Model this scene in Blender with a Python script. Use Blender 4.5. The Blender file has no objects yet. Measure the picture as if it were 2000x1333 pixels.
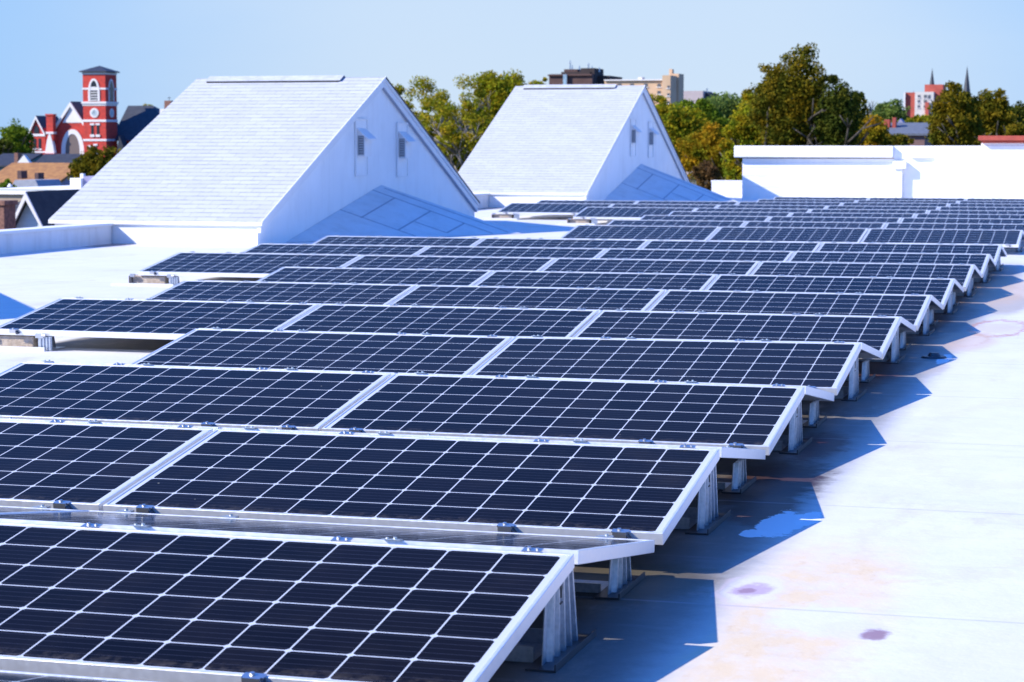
import bpy, bmesh, math, random
import numpy as np
from mathutils import Vector, Matrix
random.seed(11); R=math.radians
SC=bpy.context.scene; COL=SC.collection

# ------------------------------------------------------------------ camera
CAMP=np.array([1.46571514,-3.54580198,1.40228196]); YAW,PIT,ROL=0.281516,0.090612,0.00085; FPX=4229.736
def cam_axes():
    sy,cy=math.sin(YAW),math.cos(YAW); sp,cp=math.sin(PIT),math.cos(PIT)
    f=np.array([-sy*cp,cy*cp,-sp]); r=np.array([cy,sy,0.0]); u=np.cross(r,f)
    cr,sr=math.cos(ROL),math.sin(ROL)
    return cr*r+sr*u, -sr*r+cr*u, f
CR,CU,CF=cam_axes()
cam=bpy.data.cameras.new('camera'); co=bpy.data.objects.new('camera',cam); COL.objects.link(co)
M=Matrix.Identity(4)
for i in range(3):
    M[i][0]=CR[i]; M[i][1]=CU[i]; M[i][2]=-CF[i]; M[i][3]=CAMP[i]
co.matrix_world=M
cam.sensor_width=36; cam.lens=FPX*36/2000; cam.clip_start=0.1; cam.clip_end=6000
cam.dof.use_dof=True; cam.dof.focus_distance=9.0; cam.dof.aperture_fstop=9.0
SC.camera=co
# ------------------------------------------------------------------ world, sun, exposure
SUN_AZ=R(32); SUN_EL=R(34.5)                 # light travels towards (+cos az, +sin az)
W=bpy.data.worlds.new('World'); SC.world=W; W.use_nodes=True
nt=W.node_tree; bg=nt.nodes['Background']; bg.inputs['Strength'].default_value=0.125
sky=nt.nodes.new('ShaderNodeTexSky'); sky.sky_type='NISHITA'; sky.sun_disc=False
sky.sun_elevation=SUN_EL; sky.altitude=150; sky.air_density=1.0; sky.dust_density=0.3; sky.ozone_density=3.0
to_sun=Vector((-math.cos(SUN_AZ)*math.cos(SUN_EL),-math.sin(SUN_AZ)*math.cos(SUN_EL),math.sin(SUN_EL)))
sky.sun_rotation=math.atan2(to_sun.x,to_sun.y)
tint=nt.nodes.new('ShaderNodeMix'); tint.data_type='RGBA'; tint.blend_type='MULTIPLY'; tint.inputs[0].default_value=1
tcz=nt.nodes.new('ShaderNodeTexCoord'); sz=nt.nodes.new('ShaderNodeSeparateXYZ'); nt.links.new(tcz.outputs['Generated'],sz.inputs[0])
zr_=nt.nodes.new('ShaderNodeMapRange'); zr_.inputs[1].default_value=.07; zr_.inputs[2].default_value=.46; nt.links.new(sz.outputs[2],zr_.inputs[0])
zt=nt.nodes.new('ShaderNodeMix'); zt.data_type='RGBA'; zt.inputs[6].default_value=(.60,.72,1.0,1); zt.inputs[7].default_value=(.07,.80,1.95,1)
nt.links.new(zr_.outputs[0],zt.inputs[0]); nt.links.new(zt.outputs[2],tint.inputs[7])
nt.links.new(sky.outputs[0],tint.inputs[6])
tcw=nt.nodes.new('ShaderNodeTexCoord'); mpw=nt.nodes.new('ShaderNodeMapping'); mpw.inputs['Scale'].default_value=(2.2,2.2,9)
nzw=nt.nodes.new('ShaderNodeTexNoise'); nzw.inputs['Scale'].default_value=1.6; nzw.inputs['Detail'].default_value=5; nzw.inputs['Roughness'].default_value=.55
nt.links.new(tcw.outputs['Generated'],mpw.inputs[0]); nt.links.new(mpw.outputs[0],nzw.inputs[0])
rmp=nt.nodes.new('ShaderNodeMapRange'); rmp.inputs[1].default_value=.42; rmp.inputs[2].default_value=.75; rmp.inputs[3].default_value=0; rmp.inputs[4].default_value=.15
nt.links.new(nzw.outputs[0],rmp.inputs[0])
cl=nt.nodes.new('ShaderNodeMix'); cl.data_type='RGBA'; cl.inputs[7].default_value=(4.3,4.8,5.4,1)
nt.links.new(rmp.outputs[0],cl.inputs[0]); nt.links.new(tint.outputs[2],cl.inputs[6])
# thin even haze low in the sky, paler towards the middle of the view and bluer to both sides
def wmath(op,a,b=None):
    o=nt.nodes.new('ShaderNodeMath'); o.operation=op
    for i,v in enumerate((a,b)):
        if v is None: continue
        if isinstance(v,(int,float)): o.inputs[i].default_value=v
        else: nt.links.new(v,o.inputs[i])
    return o.outputs[0]
def wrng(v,lo,hi,a,b):
    o=nt.nodes.new('ShaderNodeMapRange'); o.interpolation_type='SMOOTHSTEP'; nt.links.new(v,o.inputs[0])
    for i,x in ((1,lo),(2,hi),(3,a),(4,b)): o.inputs[i].default_value=x
    return o.outputs[0]
side=wrng(wmath('ADD',wmath('ABSOLUTE',wmath('ADD',sz.outputs[0],.24)),wmath('MULTIPLY',nzw.outputs[0],.10)),.12,.36,0,1)
hz=nt.nodes.new('ShaderNodeMix'); hz.data_type='RGBA'; hz.inputs[6].default_value=(3.35,4.15,5.2,1); hz.inputs[7].default_value=(1.75,3.15,5.35,1); nt.links.new(side,hz.inputs[0])
lowf=wmath('MULTIPLY',wrng(sz.outputs[2],.05,.34,1,0),.88)
fin=nt.nodes.new('ShaderNodeMix'); fin.data_type='RGBA'; nt.links.new(lowf,fin.inputs[0]); nt.links.new(cl.outputs[2],fin.inputs[6]); nt.links.new(hz.outputs[2],fin.inputs[7]); nt.links.new(fin.outputs[2],bg.inputs['Color'])
sd=bpy.data.lights.new('sun','SUN'); sd.energy=5.0; sd.angle=R(0.5); sd.color=(1.0,0.92,0.77)
so=bpy.data.objects.new('sun',sd); COL.objects.link(so); so.rotation_euler=to_sun.to_track_quat('Z','Y').to_euler()
SC.view_settings.view_transform='Standard'; SC.view_settings.look='None'; SC.view_settings.exposure=0.56; SC.view_settings.gamma=1
SC.render.engine='CYCLES'
try: SC.cycles.max_bounces=8
except Exception: pass

# ------------------------------------------------------------------ helpers
def at(px,py,Y):
    d=CF*FPX+CR*(px-1000)-CU*(py-666.5); t=(Y-CAMP[1])/d[1]; return CAMP+t*d
def wx(px,Y,py=290): return float(at(px,py,Y)[0])
def wz(py,px,Y): return float(at(px,py,Y)[2])
def mat(name,col,rough=.7,metal=0,spec=.5):
    m=bpy.data.materials.new(name); m.use_nodes=True; b=m.node_tree.nodes['Principled BSDF']
    b.inputs['Base Color'].default_value=(*col,1); b.inputs['Roughness'].default_value=rough; b.inputs['Metallic'].default_value=metal
    b.inputs['Specular IOR Level'].default_value=spec
    return m
class NT:
    def __init__(s,m): s.t=m.node_tree; s.b=s.t.nodes['Principled BSDF']
    def n(s,kind,**kw):
        o=s.t.nodes.new(kind)
        for k,v in kw.items(): setattr(o,k,v)
        return o
    def l(s,a,b): s.t.links.new(a,b)
    def math(s,op,a,b=None,c=None):
        o=s.n('ShaderNodeMath',operation=op)
        for i,v in enumerate((a,b,c)):
            if v is None: continue
            if isinstance(v,(int,float)): o.inputs[i].default_value=v
            else: s.l(v,o.inputs[i])
        return o.outputs[0]
    def mix(s,f,a,b,mode='MIX'):
        o=s.n('ShaderNodeMix',data_type='RGBA',blend_type=mode)
        for i,v in ((0,f),(6,a),(7,b)):
            if isinstance(v,(int,float)): o.inputs[i].default_value=v
            elif isinstance(v,tuple): o.inputs[i].default_value=(*v,1)
            else: s.l(v,o.inputs[i])
        return o.outputs[2]
    def obj(s,scale=(1,1,1)):
        t=s.n('ShaderNodeTexCoord'); m=s.n('ShaderNodeMapping'); m.inputs['Scale'].default_value=scale
        s.l(t.outputs['Object'],m.inputs[0]); return m.outputs[0]
    def geo(s,scale=(1,1,1)):
        t=s.n('ShaderNodeNewGeometry'); m=s.n('ShaderNodeMapping'); m.inputs['Scale'].default_value=scale
        s.l(t.outputs['Position'],m.inputs[0]); return m.outputs[0]
    def noise(s,vec,scale,detail=4,rough=.6,lo=None,hi=None):
        o=s.n('ShaderNodeTexNoise'); o.inputs['Scale'].default_value=scale; o.inputs['Detail'].default_value=detail; o.inputs['Roughness'].default_value=rough
        s.l(vec,o.inputs[0]); r=o.outputs[0]
        return s.rng(r,lo,hi) if lo is not None else r
    def rng(s,v,lo,hi,a=0,b=1):
        o=s.n('ShaderNodeMapRange'); s.l(v,o.inputs[0])
        for i,x in ((1,lo),(2,hi),(3,a),(4,b)): o.inputs[i].default_value=x
        o.interpolation_type='SMOOTHSTEP'
        return o.outputs[0]
    def bump(s,h,strength,dist):
        o=s.n('ShaderNodeBump'); o.inputs['Strength'].default_value=strength; o.inputs['Distance'].default_value=dist
        s.l(h,o.inputs['Height']); s.l(o.outputs[0],s.b.inputs['Normal']); return o
    def base(s,v): s.l(v,s.b.inputs['Base Color'])
def noisy(name,c1,c2,scale=3,rough=.75,sc=(1,1,1),metal=0,bump=0,detail=5,lo=.35,hi=.65):
    m=mat(name,c1,rough,metal); n=NT(m); v=n.obj(sc); f=n.noise(v,scale,detail,.65,lo,hi); n.base(n.mix(f,c1,c2))
    if bump: n.bump(n.noise(v,scale*4,4),bump,.01)
    return m
def add_box(bm,x0,x1,y0,y1,z0,z1):
    x0,x1=min(x0,x1),max(x0,x1); y0,y1=min(y0,y1),max(y0,y1); z0,z1=min(z0,z1),max(z0,z1)
    v=[bm.verts.new(p) for p in ((x0,y0,z0),(x1,y0,z0),(x1,y1,z0),(x0,y1,z0),(x0,y0,z1),(x1,y0,z1),(x1,y1,z1),(x0,y1,z1))]
    for f in ((0,3,2,1),(4,5,6,7),(0,1,5,4),(1,2,6,5),(2,3,7,6),(3,0,4,7)): bm.faces.new([v[i] for i in f])
    return v
def add_prism(bm,poly,axis,a,b):
    """poly: list of 2-D points; extruded along axis from a to b. axis 'x': pts=(y,z); 'y': pts=(x,z); 'z': pts=(x,y)"""
    def P(p,t): return {'x':(t,p[0],p[1]),'y':(p[0],t,p[1]),'z':(p[0],p[1],t)}[axis]
    A=[bm.verts.new(P(p,a)) for p in poly]; B=[bm.verts.new(P(p,b)) for p in poly]; n=len(poly)
    bm.faces.new(A[::-1]); bm.faces.new(B)
    for i in range(n): bm.faces.new((A[i],A[(i+1)%n],B[(i+1)%n],B[i]))
def add_slab(bm,pts,thick):
    """quad/tri slab: pts top corners, extruded down by thick"""
    A=[bm.verts.new(p) for p in pts]; B=[bm.verts.new((p[0],p[1],p[2]-thick)) for p in pts]; n=len(pts)
    bm.faces.new(A); bm.faces.new(B[::-1])
    for i in range(n): bm.faces.new((A[i],B[i],B[(i+1)%n],A[(i+1)%n]))
def add_tube(bm,p0,p1,r0,r1,n=8):
    p0,p1=Vector(p0),Vector(p1); d=(p1-p0)
    if d.length<1e-6: return
    d.normalize(); a=d.orthogonal().normalized(); b=d.cross(a)
    A=[];B=[]
    for i in range(n):
        t=2*math.pi*i/n; o=a*math.cos(t)+b*math.sin(t)
        A.append(bm.verts.new(p0+o*r0)); B.append(bm.verts.new(p1+o*r1))
    bm.faces.new(A[::-1]); bm.faces.new(B)
    for i in range(n): bm.faces.new((A[i],A[(i+1)%n],B[(i+1)%n],B[i]))
def link(name,bm,m,parent=None,smooth=False,bevel=0,loc=None):
    bmesh.ops.recalc_face_normals(bm,faces=bm.faces)
    if bevel: bmesh.ops.bevel(bm,geom=list(bm.edges),offset=bevel,segments=1,affect='EDGES',clamp_overlap=True)
    me=bpy.data.meshes.new(name); bm.to_mesh(me); bm.free(); me.materials.append(m)
    if smooth: me.polygons.foreach_set('use_smooth',[True]*len(me.polygons))
    o=bpy.data.objects.new(name,me); COL.objects.link(o)
    if parent: o.parent=parent
    if loc: o.location=loc
    return o
def B(): return bmesh.new()
def box(name,b,m,parent=None,bevel=0):
    bm=B(); add_box(bm,*b); return link(name,bm,m,parent,bevel=bevel)
def tag(o,label,cat,group=None,kind=None):
    o['label']=label; o['category']=cat
    if group: o['group']=group
    if kind: o['kind']=kind
    return o
def thing(name,label,cat,loc=(0,0,0),rz=0,group=None):
    o=bpy.data.objects.new(name,None); COL.objects.link(o); o.location=loc; o.rotation_euler=(0,0,rz); o.empty_display_size=.2
    return tag(o,label,cat,group)
def copy_tree(o,parent=None):
    c=o.copy(); COL.objects.link(c)
    if parent: c.parent=parent
    for ch in list(o.children): copy_tree(ch,c)
    return c
ORD=['','first','second','third','fourth','fifth','sixth','seventh','eighth','ninth','tenth']

# ------------------------------------------------------------------ materials
# white roof membrane, with its dirt, rust stains, clean patches and painted panel shade at their places
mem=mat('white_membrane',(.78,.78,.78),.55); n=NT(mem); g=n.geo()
sep=n.n('ShaderNodeSeparateXYZ'); n.l(g,sep.inputs[0]); X,Y=sep.outputs[0],sep.outputs[1]
f1=n.noise(n.geo((1,1,1)),1.1,6,.7,.38,.68); f2=n.noise(n.geo((1,.35,1)),5,6,.7,.4,.75); f3=n.noise(n.geo((1,1,1)),38,3,.6,.45,.8)
c=n.mix(n.math('MULTIPLY',f1,.5),(.74,.735,.74),(.63,.635,.67))
c=n.mix(n.math('MULTIPLY',f2,.38),c,(.66,.63,.60)); c=n.mix(n.math('MULTIPLY',f3,.10),c,(.45,.42,.40))
wob=n.noise(g,9,7,.72); wob2=n.math('MULTIPLY',n.math('SUBTRACT',wob,.5),.55)
def spot(cx,cy,rx,ry,lo=.55,hi=1.05,w=1.0):
    dx=n.math('DIVIDE',n.math('SUBTRACT',X,cx),rx); dy=n.math('DIVIDE',n.math('SUBTRACT',Y,cy),ry)
    d=n.math('SQRT',n.math('ADD',n.math('MULTIPLY',dx,dx),n.math('MULTIPLY',dy,dy)))
    d=n.math('ADD',d,n.math('MULTIPLY',wob2,w*2.2)); return n.rng(d,lo,hi,1,0)
# grime along the array's right-hand edge, darkened further to paint deeper shade there
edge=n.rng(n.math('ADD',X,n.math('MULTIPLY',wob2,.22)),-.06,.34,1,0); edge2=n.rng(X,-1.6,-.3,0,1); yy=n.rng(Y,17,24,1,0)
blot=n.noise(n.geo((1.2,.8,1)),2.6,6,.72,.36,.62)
dirt_and_shade=n.math('MULTIPLY',n.math('MULTIPLY',n.math('MULTIPLY',edge,edge2),yy),n.math('ADD',n.math('MULTIPLY',blot,.30),.70))
c=n.mix(dirt_and_shade,c,(.075,.056,.045))
outer_shade=n.math('MULTIPLY',n.math('MULTIPLY',n.rng(n.math('ADD',X,n.math('MULTIPLY',wob2,.18)),.10,.40,1,0),n.rng(X,-.5,-.2)),n.rng(Y,19,24,1,0)); c=n.mix(n.math('MULTIPLY',outer_shade,.9),c,(.14,.135,.13))  # extra darkening painted into the deck where the panel-end shadows fall
under_shade=None
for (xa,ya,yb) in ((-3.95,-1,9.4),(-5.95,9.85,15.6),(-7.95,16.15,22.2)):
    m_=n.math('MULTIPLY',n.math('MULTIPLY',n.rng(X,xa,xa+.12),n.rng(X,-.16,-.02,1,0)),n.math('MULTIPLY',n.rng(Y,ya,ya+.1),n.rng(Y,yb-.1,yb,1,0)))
    under_shade=m_ if under_shade is None else n.math('MAXIMUM',under_shade,m_)
c=n.mix(n.math('MULTIPLY',under_shade,.93),c,(.055,.046,.038))  # near-black contact shade painted on the deck beneath the panels
mot=n.math('MULTIPLY',n.noise(n.geo((1,.5,1)),1.7,7,.75,.50,.66),n.noise(n.geo((1,1,1)),.6,3,.6,.42,.6))
c=n.mix(n.math('MULTIPLY',mot,.5),c,(.50,.43,.37))
mot2=n.noise(n.geo((.25,2.2,1)),3.1,6,.75,.54,.70); c=n.mix(n.math('MULTIPLY',mot2,.22),c,(.42,.42,.46))
def ring(cx,cy,rx,ry,wd=.18,w=1.2):
    dx=n.math('DIVIDE',n.math('SUBTRACT',X,cx),rx); dy=n.math('DIVIDE',n.math('SUBTRACT',Y,cy),ry)
    d=n.math('ADD',n.math('SQRT',n.math('ADD',n.math('MULTIPLY',dx,dx),n.math('MULTIPLY',dy,dy))),n.math('MULTIPLY',wob2,w*2))
    return n.rng(n.math('ABSOLUTE',n.math('SUBTRACT',d,1)),0,wd,1,0)
for (cx,cy,rx,ry,col,st) in [(.45,13.4,.20,.75,(.45,.16,.10),.7),(.30,12.3,.14,.5,(.5,.36,.28),.5),(.32,3.15,.10,.26,(.62,.52,.58),.5),(.85,4.2,.3,.7,(.62,.56,.50),.35),(.25,16.8,.3,1.4,(.5,.40,.32),.4),(.9,7,.4,1.5,(.62,.58,.55),.3)]:
    c=n.mix(n.math('MULTIPLY',ring(cx,cy,rx,ry),st),c,col)
xt=n.math('ADD',X,n.math('MULTIPLY',wob2,.6)); tn=n.noise(n.geo((1,.5,1)),6,6,.7,.30,.62)
tan=n.math('MULTIPLY',n.math('MULTIPLY',n.rng(xt,.62,.86,1,0),n.rng(n.math('ADD',Y,n.math('MULTIPLY',wob2,1.2)),3.5,4.3,1,0)),n.math('ADD',n.math('MULTIPLY',tn,.65),.35))
tan=n.math('MULTIPLY',tan,n.rng(n.math('ADD',X,n.math('MULTIPLY',wob2,.15)),.22,.40))
c=n.mix(n.math('MULTIPLY',tan,.78),c,(.76,.565,.30))
sm=n.noise(n.geo((1,.45,1)),16,5,.7,.55,.75); c=n.mix(n.math('MULTIPLY',n.math('MULTIPLY',sm,tan),.5),c,(.54,.36,.17))
for (cx,cy,rx,ry,col,st,w) in [(.12,4.62,.09,.40,(.05,.022,.018),.92,1.2),(.02,5.35,.26,.80,(.04,.014,.012),.97,.9),(.05,6.5,.16,.55,(.09,.018,.014),.9,1.0),(.10,4.65,.16,.42,(.10,.05,.04),.85,.6),(-.10,9.9,.26,1.2,(.07,.02,.015),.92,.6),
        (-.1,13.9,.2,1.5,(.08,.04,.03),.8,.6),(-.05,17.6,.2,2.2,(.08,.03,.02),.8,.6),(-.05,3.2,.28,.4,(.09,.075,.05),.8,.6),
        (.33,3.16,.11,.30,(.70,.68,.76),.85,1.0),(.32,3.14,.07,.13,(.42,.28,.40),.75,1.6),(.31,3.13,.03,.05,(.22,.10,.16),.6,2.0),(.58,2.78,.17,.26,(.70,.70,.76),.9,1.3),(.70,2.66,.12,.16,(.66,.64,.72),.7,1.2),(.77,2.62,.05,.085,(.27,.15,.20),.9,1.4),
        (.45,13.4,.22,.6,(.60,.52,.58),.7,1.3),(.36,16,.26,1.6,(.42,.38,.35),.85,.5),(.30,12.2,.26,1.0,(.60,.44,.34),.6,.5),(.2,17.8,.4,2.5,(.56,.42,.32),.7,.6),(.24,10.2,.12,.45,(.44,.38,.34),.5,.6),(-12.25,23.9,.30,.9,(.20,.10,.07),.75,.8),(-12.2,42.2,.35,1.4,(.24,.13,.09),.7,.8),(1.3,2.2,.6,.8,(.64,.60,.57),.3,1.5)]:
    c=n.mix(n.math('MULTIPLY',spot(cx,cy,rx,ry,w=w),st),c,col)
for (cx,cy,rx,ry,w) in [(.22,4.36,.105,.36,1.1),(.30,4.5,.06,.2,1.1),(.15,4.14,.06,.10,1.0),(.26,10.85,.055,.42,.9)]:
    c=n.mix(n.math('MULTIPLY',spot(cx,cy,rx,ry,.74,.82,w),.95),c,(.86,.90,.95))
# welded seams of the membrane sheets (run along x, one every 1.9 m in y)
sy=n.math('ABSOLUTE',n.math('SUBTRACT',n.math('FRACT',n.math('DIVIDE',n.math('ADD',Y,n.math('MULTIPLY',wob2,.02)),1.93)),.5))
seam=n.rng(sy,.0,.008,1,0); sx=n.math('ABSOLUTE',n.math('SUBTRACT',n.math('FRACT',n.math('DIVIDE',n.math('ADD',X,1.3),5.2)),.5)); seamx=n.rng(sx,0,.002,1,0)
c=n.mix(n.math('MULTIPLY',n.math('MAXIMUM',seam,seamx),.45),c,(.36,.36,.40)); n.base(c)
hh=n.math('ADD',n.noise(g,3,5,.6),n.math('MULTIPLY',n.noise(g,60,3,.6),.10)); n.bump(hh,.5,.012)

def white_paint(name,base=(.80,.80,.81),stain=(.62,.60,.58),rough=.6,st=.35):
    m=mat(name,base,rough); n=NT(m); v=n.geo((1.2,1.2,.35)); f=n.noise(v,2.2,6,.7,.42,.75); dr=n.noise(n.geo((5,5,.25)),1.6,5,.7,.52,.78); lo_=n.math('MULTIPLY',n.noise(n.geo((1,1,1)),.8,4,.6,.45,.62),.10); cm=n.mix(n.math('MULTIPLY',f,st),base,stain); cm=n.mix(n.math('MULTIPLY',dr,st*.6),cm,(.42,.40,.38)); n.base(n.mix(lo_,cm,(.5,.5,.52)))
    n.bump(n.noise(n.geo(),5,5,.6),.35,.01); return m
wallm=white_paint('white_wall_membrane',(.90,.90,.90),st=.25); parm=white_paint('parapet_membrane',(.78,.78,.79),(.50,.46,.43),.6,.4); trimm=white_paint('white_trim',(.82,.82,.83),(.7,.7,.7),.5,.2)
# white asphalt shingles
shm=mat('white_shingles',(.76,.76,.78),.9,0,.2); n=NT(shm); v=n.n('ShaderNodeUVMap').outputs[0]
br=n.n('ShaderNodeTexBrick'); n.l(v,br.inputs['Vector']); br.offset=.5; br.inputs['Scale'].default_value=1; br.inputs['Brick Width'].default_value=.31; br.inputs['Row Height'].default_value=.142
br.inputs['Mortar Size'].default_value=.008; br.inputs['Mortar Smooth'].default_value=.2; br.inputs['Bias'].default_value=0
br.inputs['Color1'].default_value=(.50,.52,.55,1); br.inputs['Color2'].default_value=(.455,.475,.52,1); br.inputs['Mortar'].default_value=(.40,.415,.46,1)
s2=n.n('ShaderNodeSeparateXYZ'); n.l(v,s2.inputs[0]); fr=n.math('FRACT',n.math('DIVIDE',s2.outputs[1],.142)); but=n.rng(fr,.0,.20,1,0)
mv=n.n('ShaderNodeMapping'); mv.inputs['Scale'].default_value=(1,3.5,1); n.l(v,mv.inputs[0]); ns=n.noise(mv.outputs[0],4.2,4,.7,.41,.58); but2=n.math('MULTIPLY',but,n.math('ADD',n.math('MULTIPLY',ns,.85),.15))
c=n.mix(n.math('MULTIPLY',but2,.85),br.outputs[0],(.10,.11,.14)); c=n.mix(n.math('MULTIPLY',n.noise(n.geo((1,1,1)),1.3,5,.6,.4,.7),.22),c,(.38,.39,.44)); n.base(c)  # butt lines darkened to paint the shadow dashes of each course
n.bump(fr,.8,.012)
seamm=mat('seam_grey',(.36,.38,.44),.7)
capm=noisy('ridge_cap_shingle',(.52,.54,.58),(.42,.44,.49),6,.9)
drip=mat('dark_drip_edge',(.03,.03,.035),.6); louv=mat('louvre_grey',(.22,.23,.25),.6); 
alu=mat('frame_aluminium',(.80,.81,.84),.38,.55); n=NT(alu); n.l(n.rng(n.noise(n.geo((8,8,8)),6,4,.6),.3,.7,.30,.48),n.b.inputs['Roughness'])
galv=mat('galvanised_steel',(.60,.63,.67),.42,.8); n=NT(galv); vo=n.n('ShaderNodeTexVoronoi'); vo.inputs['Scale'].default_value=70; n.l(n.obj(),vo.inputs['Vector'])
n.base(n.mix(vo.outputs['Distance'],(.44,.48,.53),(.60,.63,.68))); n.l(n.rng(n.noise(n.obj(),30,3,.6),.3,.7,.38,.52),n.b.inputs['Roughness'])
darkm=mat('black_rubber_mat',(.03,.032,.035),.8); steel=mat('clamp_steel',(.55,.56,.58),.3,.9); darkst=mat('dark_clamp_steel',(.10,.10,.11),.4,.7)
under=mat('white_backsheet',(.55,.55,.57),.6)
conc=noisy('concrete_block',(.50,.42,.35),(.36,.29,.23),14,.9,bump=.6)
# photovoltaic laminate: cells, gaps, busbars from object coordinates
pv=mat('solar_cells',(.02,.02,.05),.22,0,.5); n=NT(pv); tc=n.n('ShaderNodeTexCoord'); s=n.n('ShaderNodeSeparateXYZ'); n.l(tc.outputs['Object'],s.inputs[0])
PX,PY=.1622,.1590; 
u=n.math('DIVIDE',n.math('ADD',s.outputs[0],6*PX),PX); w=n.math('DIVIDE',n.math('ADD',s.outputs[1],3*PY),PY)
fu=n.math('ABSOLUTE',n.math('SUBTRACT',n.math('FRACT',u),.5)); fw=n.math('ABSOLUTE',n.math('SUBTRACT',n.math('FRACT',w),.5))
inx=n.math('LESS_THAN',fu,.485); iny=n.math('LESS_THAN',fw,.482); ch=n.math('LESS_THAN',n.math('ADD',fu,fw),.915)
ru=n.math('LESS_THAN',n.math('ABSOLUTE',s.outputs[0]),6*PX); rw=n.math('LESS_THAN',n.math('ABSOLUTE',s.outputs[1]),3*PY)
cell=n.math('MULTIPLY',n.math('MULTIPLY',n.math('MULTIPLY',inx,iny),ch),n.math('MULTIPLY',ru,rw))
bus=n.math('LESS_THAN',n.math('ABSOLUTE',n.math('SUBTRACT',n.math('FRACT',n.math('MULTIPLY',w,5)),.5)),.045)
wn=n.n('ShaderNodeTexWhiteNoise',noise_dimensions='3D'); cmb=n.n('ShaderNodeCombineXYZ'); n.l(n.math('FLOOR',u),cmb.inputs[0]); n.l(n.math('FLOOR',w),cmb.inputs[1])
oi=n.n('ShaderNodeObjectInfo'); n.l(oi.outputs['Random'],cmb.inputs[2]); n.l(cmb.outputs[0],wn.inputs[0])
cc=n.mix(wn.outputs[0],(.0040,.0034,.0042),(.0070,.0056,.0070)); cc=n.mix(n.math('MULTIPLY',bus,.4),cc,(.05,.055,.09))
dust=n.noise(n.geo((1,1,1)),2.5,6,.7,.45,.8); cc=n.mix(n.math('MULTIPLY',dust,.014),cc,(.5,.42,.36))
# grime line along the low edge and bird specks
low=n.rng(s.outputs[1],-.48,-.40,1,0); cc=n.mix(n.math('MULTIPLY',n.math('MULTIPLY',low,n.noise(n.geo((1,1,1)),30,4,.7,.4,.7)),.12),cc,(.40,.34,.28))
vs=n.n('ShaderNodeTexVoronoi'); vs.inputs['Scale'].default_value=5.5; n.l(n.geo(),vs.inputs['Vector']); sp=n.math('LESS_THAN',vs.outputs['Distance'],.022); cc=n.mix(n.math('MULTIPLY',sp,.5),cc,(.4,.4,.34))
cc=n.mix(n.math('MULTIPLY',oi.outputs['Random'],.006),cc,(.5,.5,.6)); n.base(n.mix(cell,(.50,.54,.62),cc)); n.l(n.rng(dust,0,1,.10,.22),n.b.inputs['Roughness'])
n.b.inputs['IOR'].default_value=1.075
brick=noisy('red_brick',(.60,.055,.040),(.42,.045,.036),1.3,.9,sc=(1,1,1.6))

# ------------------------------------------------------------------ the setting
GZ=-9.0
gm=noisy('town_ground',(.055,.075,.03),(.11,.10,.075),.02,.95,detail=8)
bm=B(); add_box(bm,-2600,1500,-60,4200,GZ-.5,GZ); o=link('ground',bm,gm); o['kind']='structure'
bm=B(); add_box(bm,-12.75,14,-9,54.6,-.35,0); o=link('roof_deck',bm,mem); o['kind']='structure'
lowm=noisy('building_brick',(.30,.12,.09),(.24,.10,.08),2,.9)
bm=B(); add_box(bm,-12.70,13.95,-8.95,54.55,GZ,-.352); o=link('building_body',bm,lowm); o['kind']='structure'

# parapets
def parapet(name,label,x0,x1,y0,y1,h,capw=.03):
    t=thing(name,label,'parapet',((x0+x1)/2,(y0+y1)/2,0)); cx,cy=(x0+x1)/2,(y0+y1)/2
    o=box('wall',(x0-cx,x1-cx,y0-cy,y1-cy,0,h-.02),parm,t)
    box('coping',(x0-cx-capw,x1-cx+capw,y0-cy,y1-cy,h-.018,h+.02),trimm,t,bevel=.006); return t
parapet('roof_parapet','low white parapet running from the left frame edge to the large gabled roof',-12.75,-12.45,15.62,24.24,.27)
parapet('roof_parapet','short white parapet between the two gabled roofs',-12.75,-12.42,34.47,42.58,.30)
parapet('roof_parapet','low white parapet behind, between the smaller gable and the tall white wall',-9.6,-8.1,54.0,54.3,.42,.02)
# stain in the corner of the parapet lies in the deck material

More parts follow.
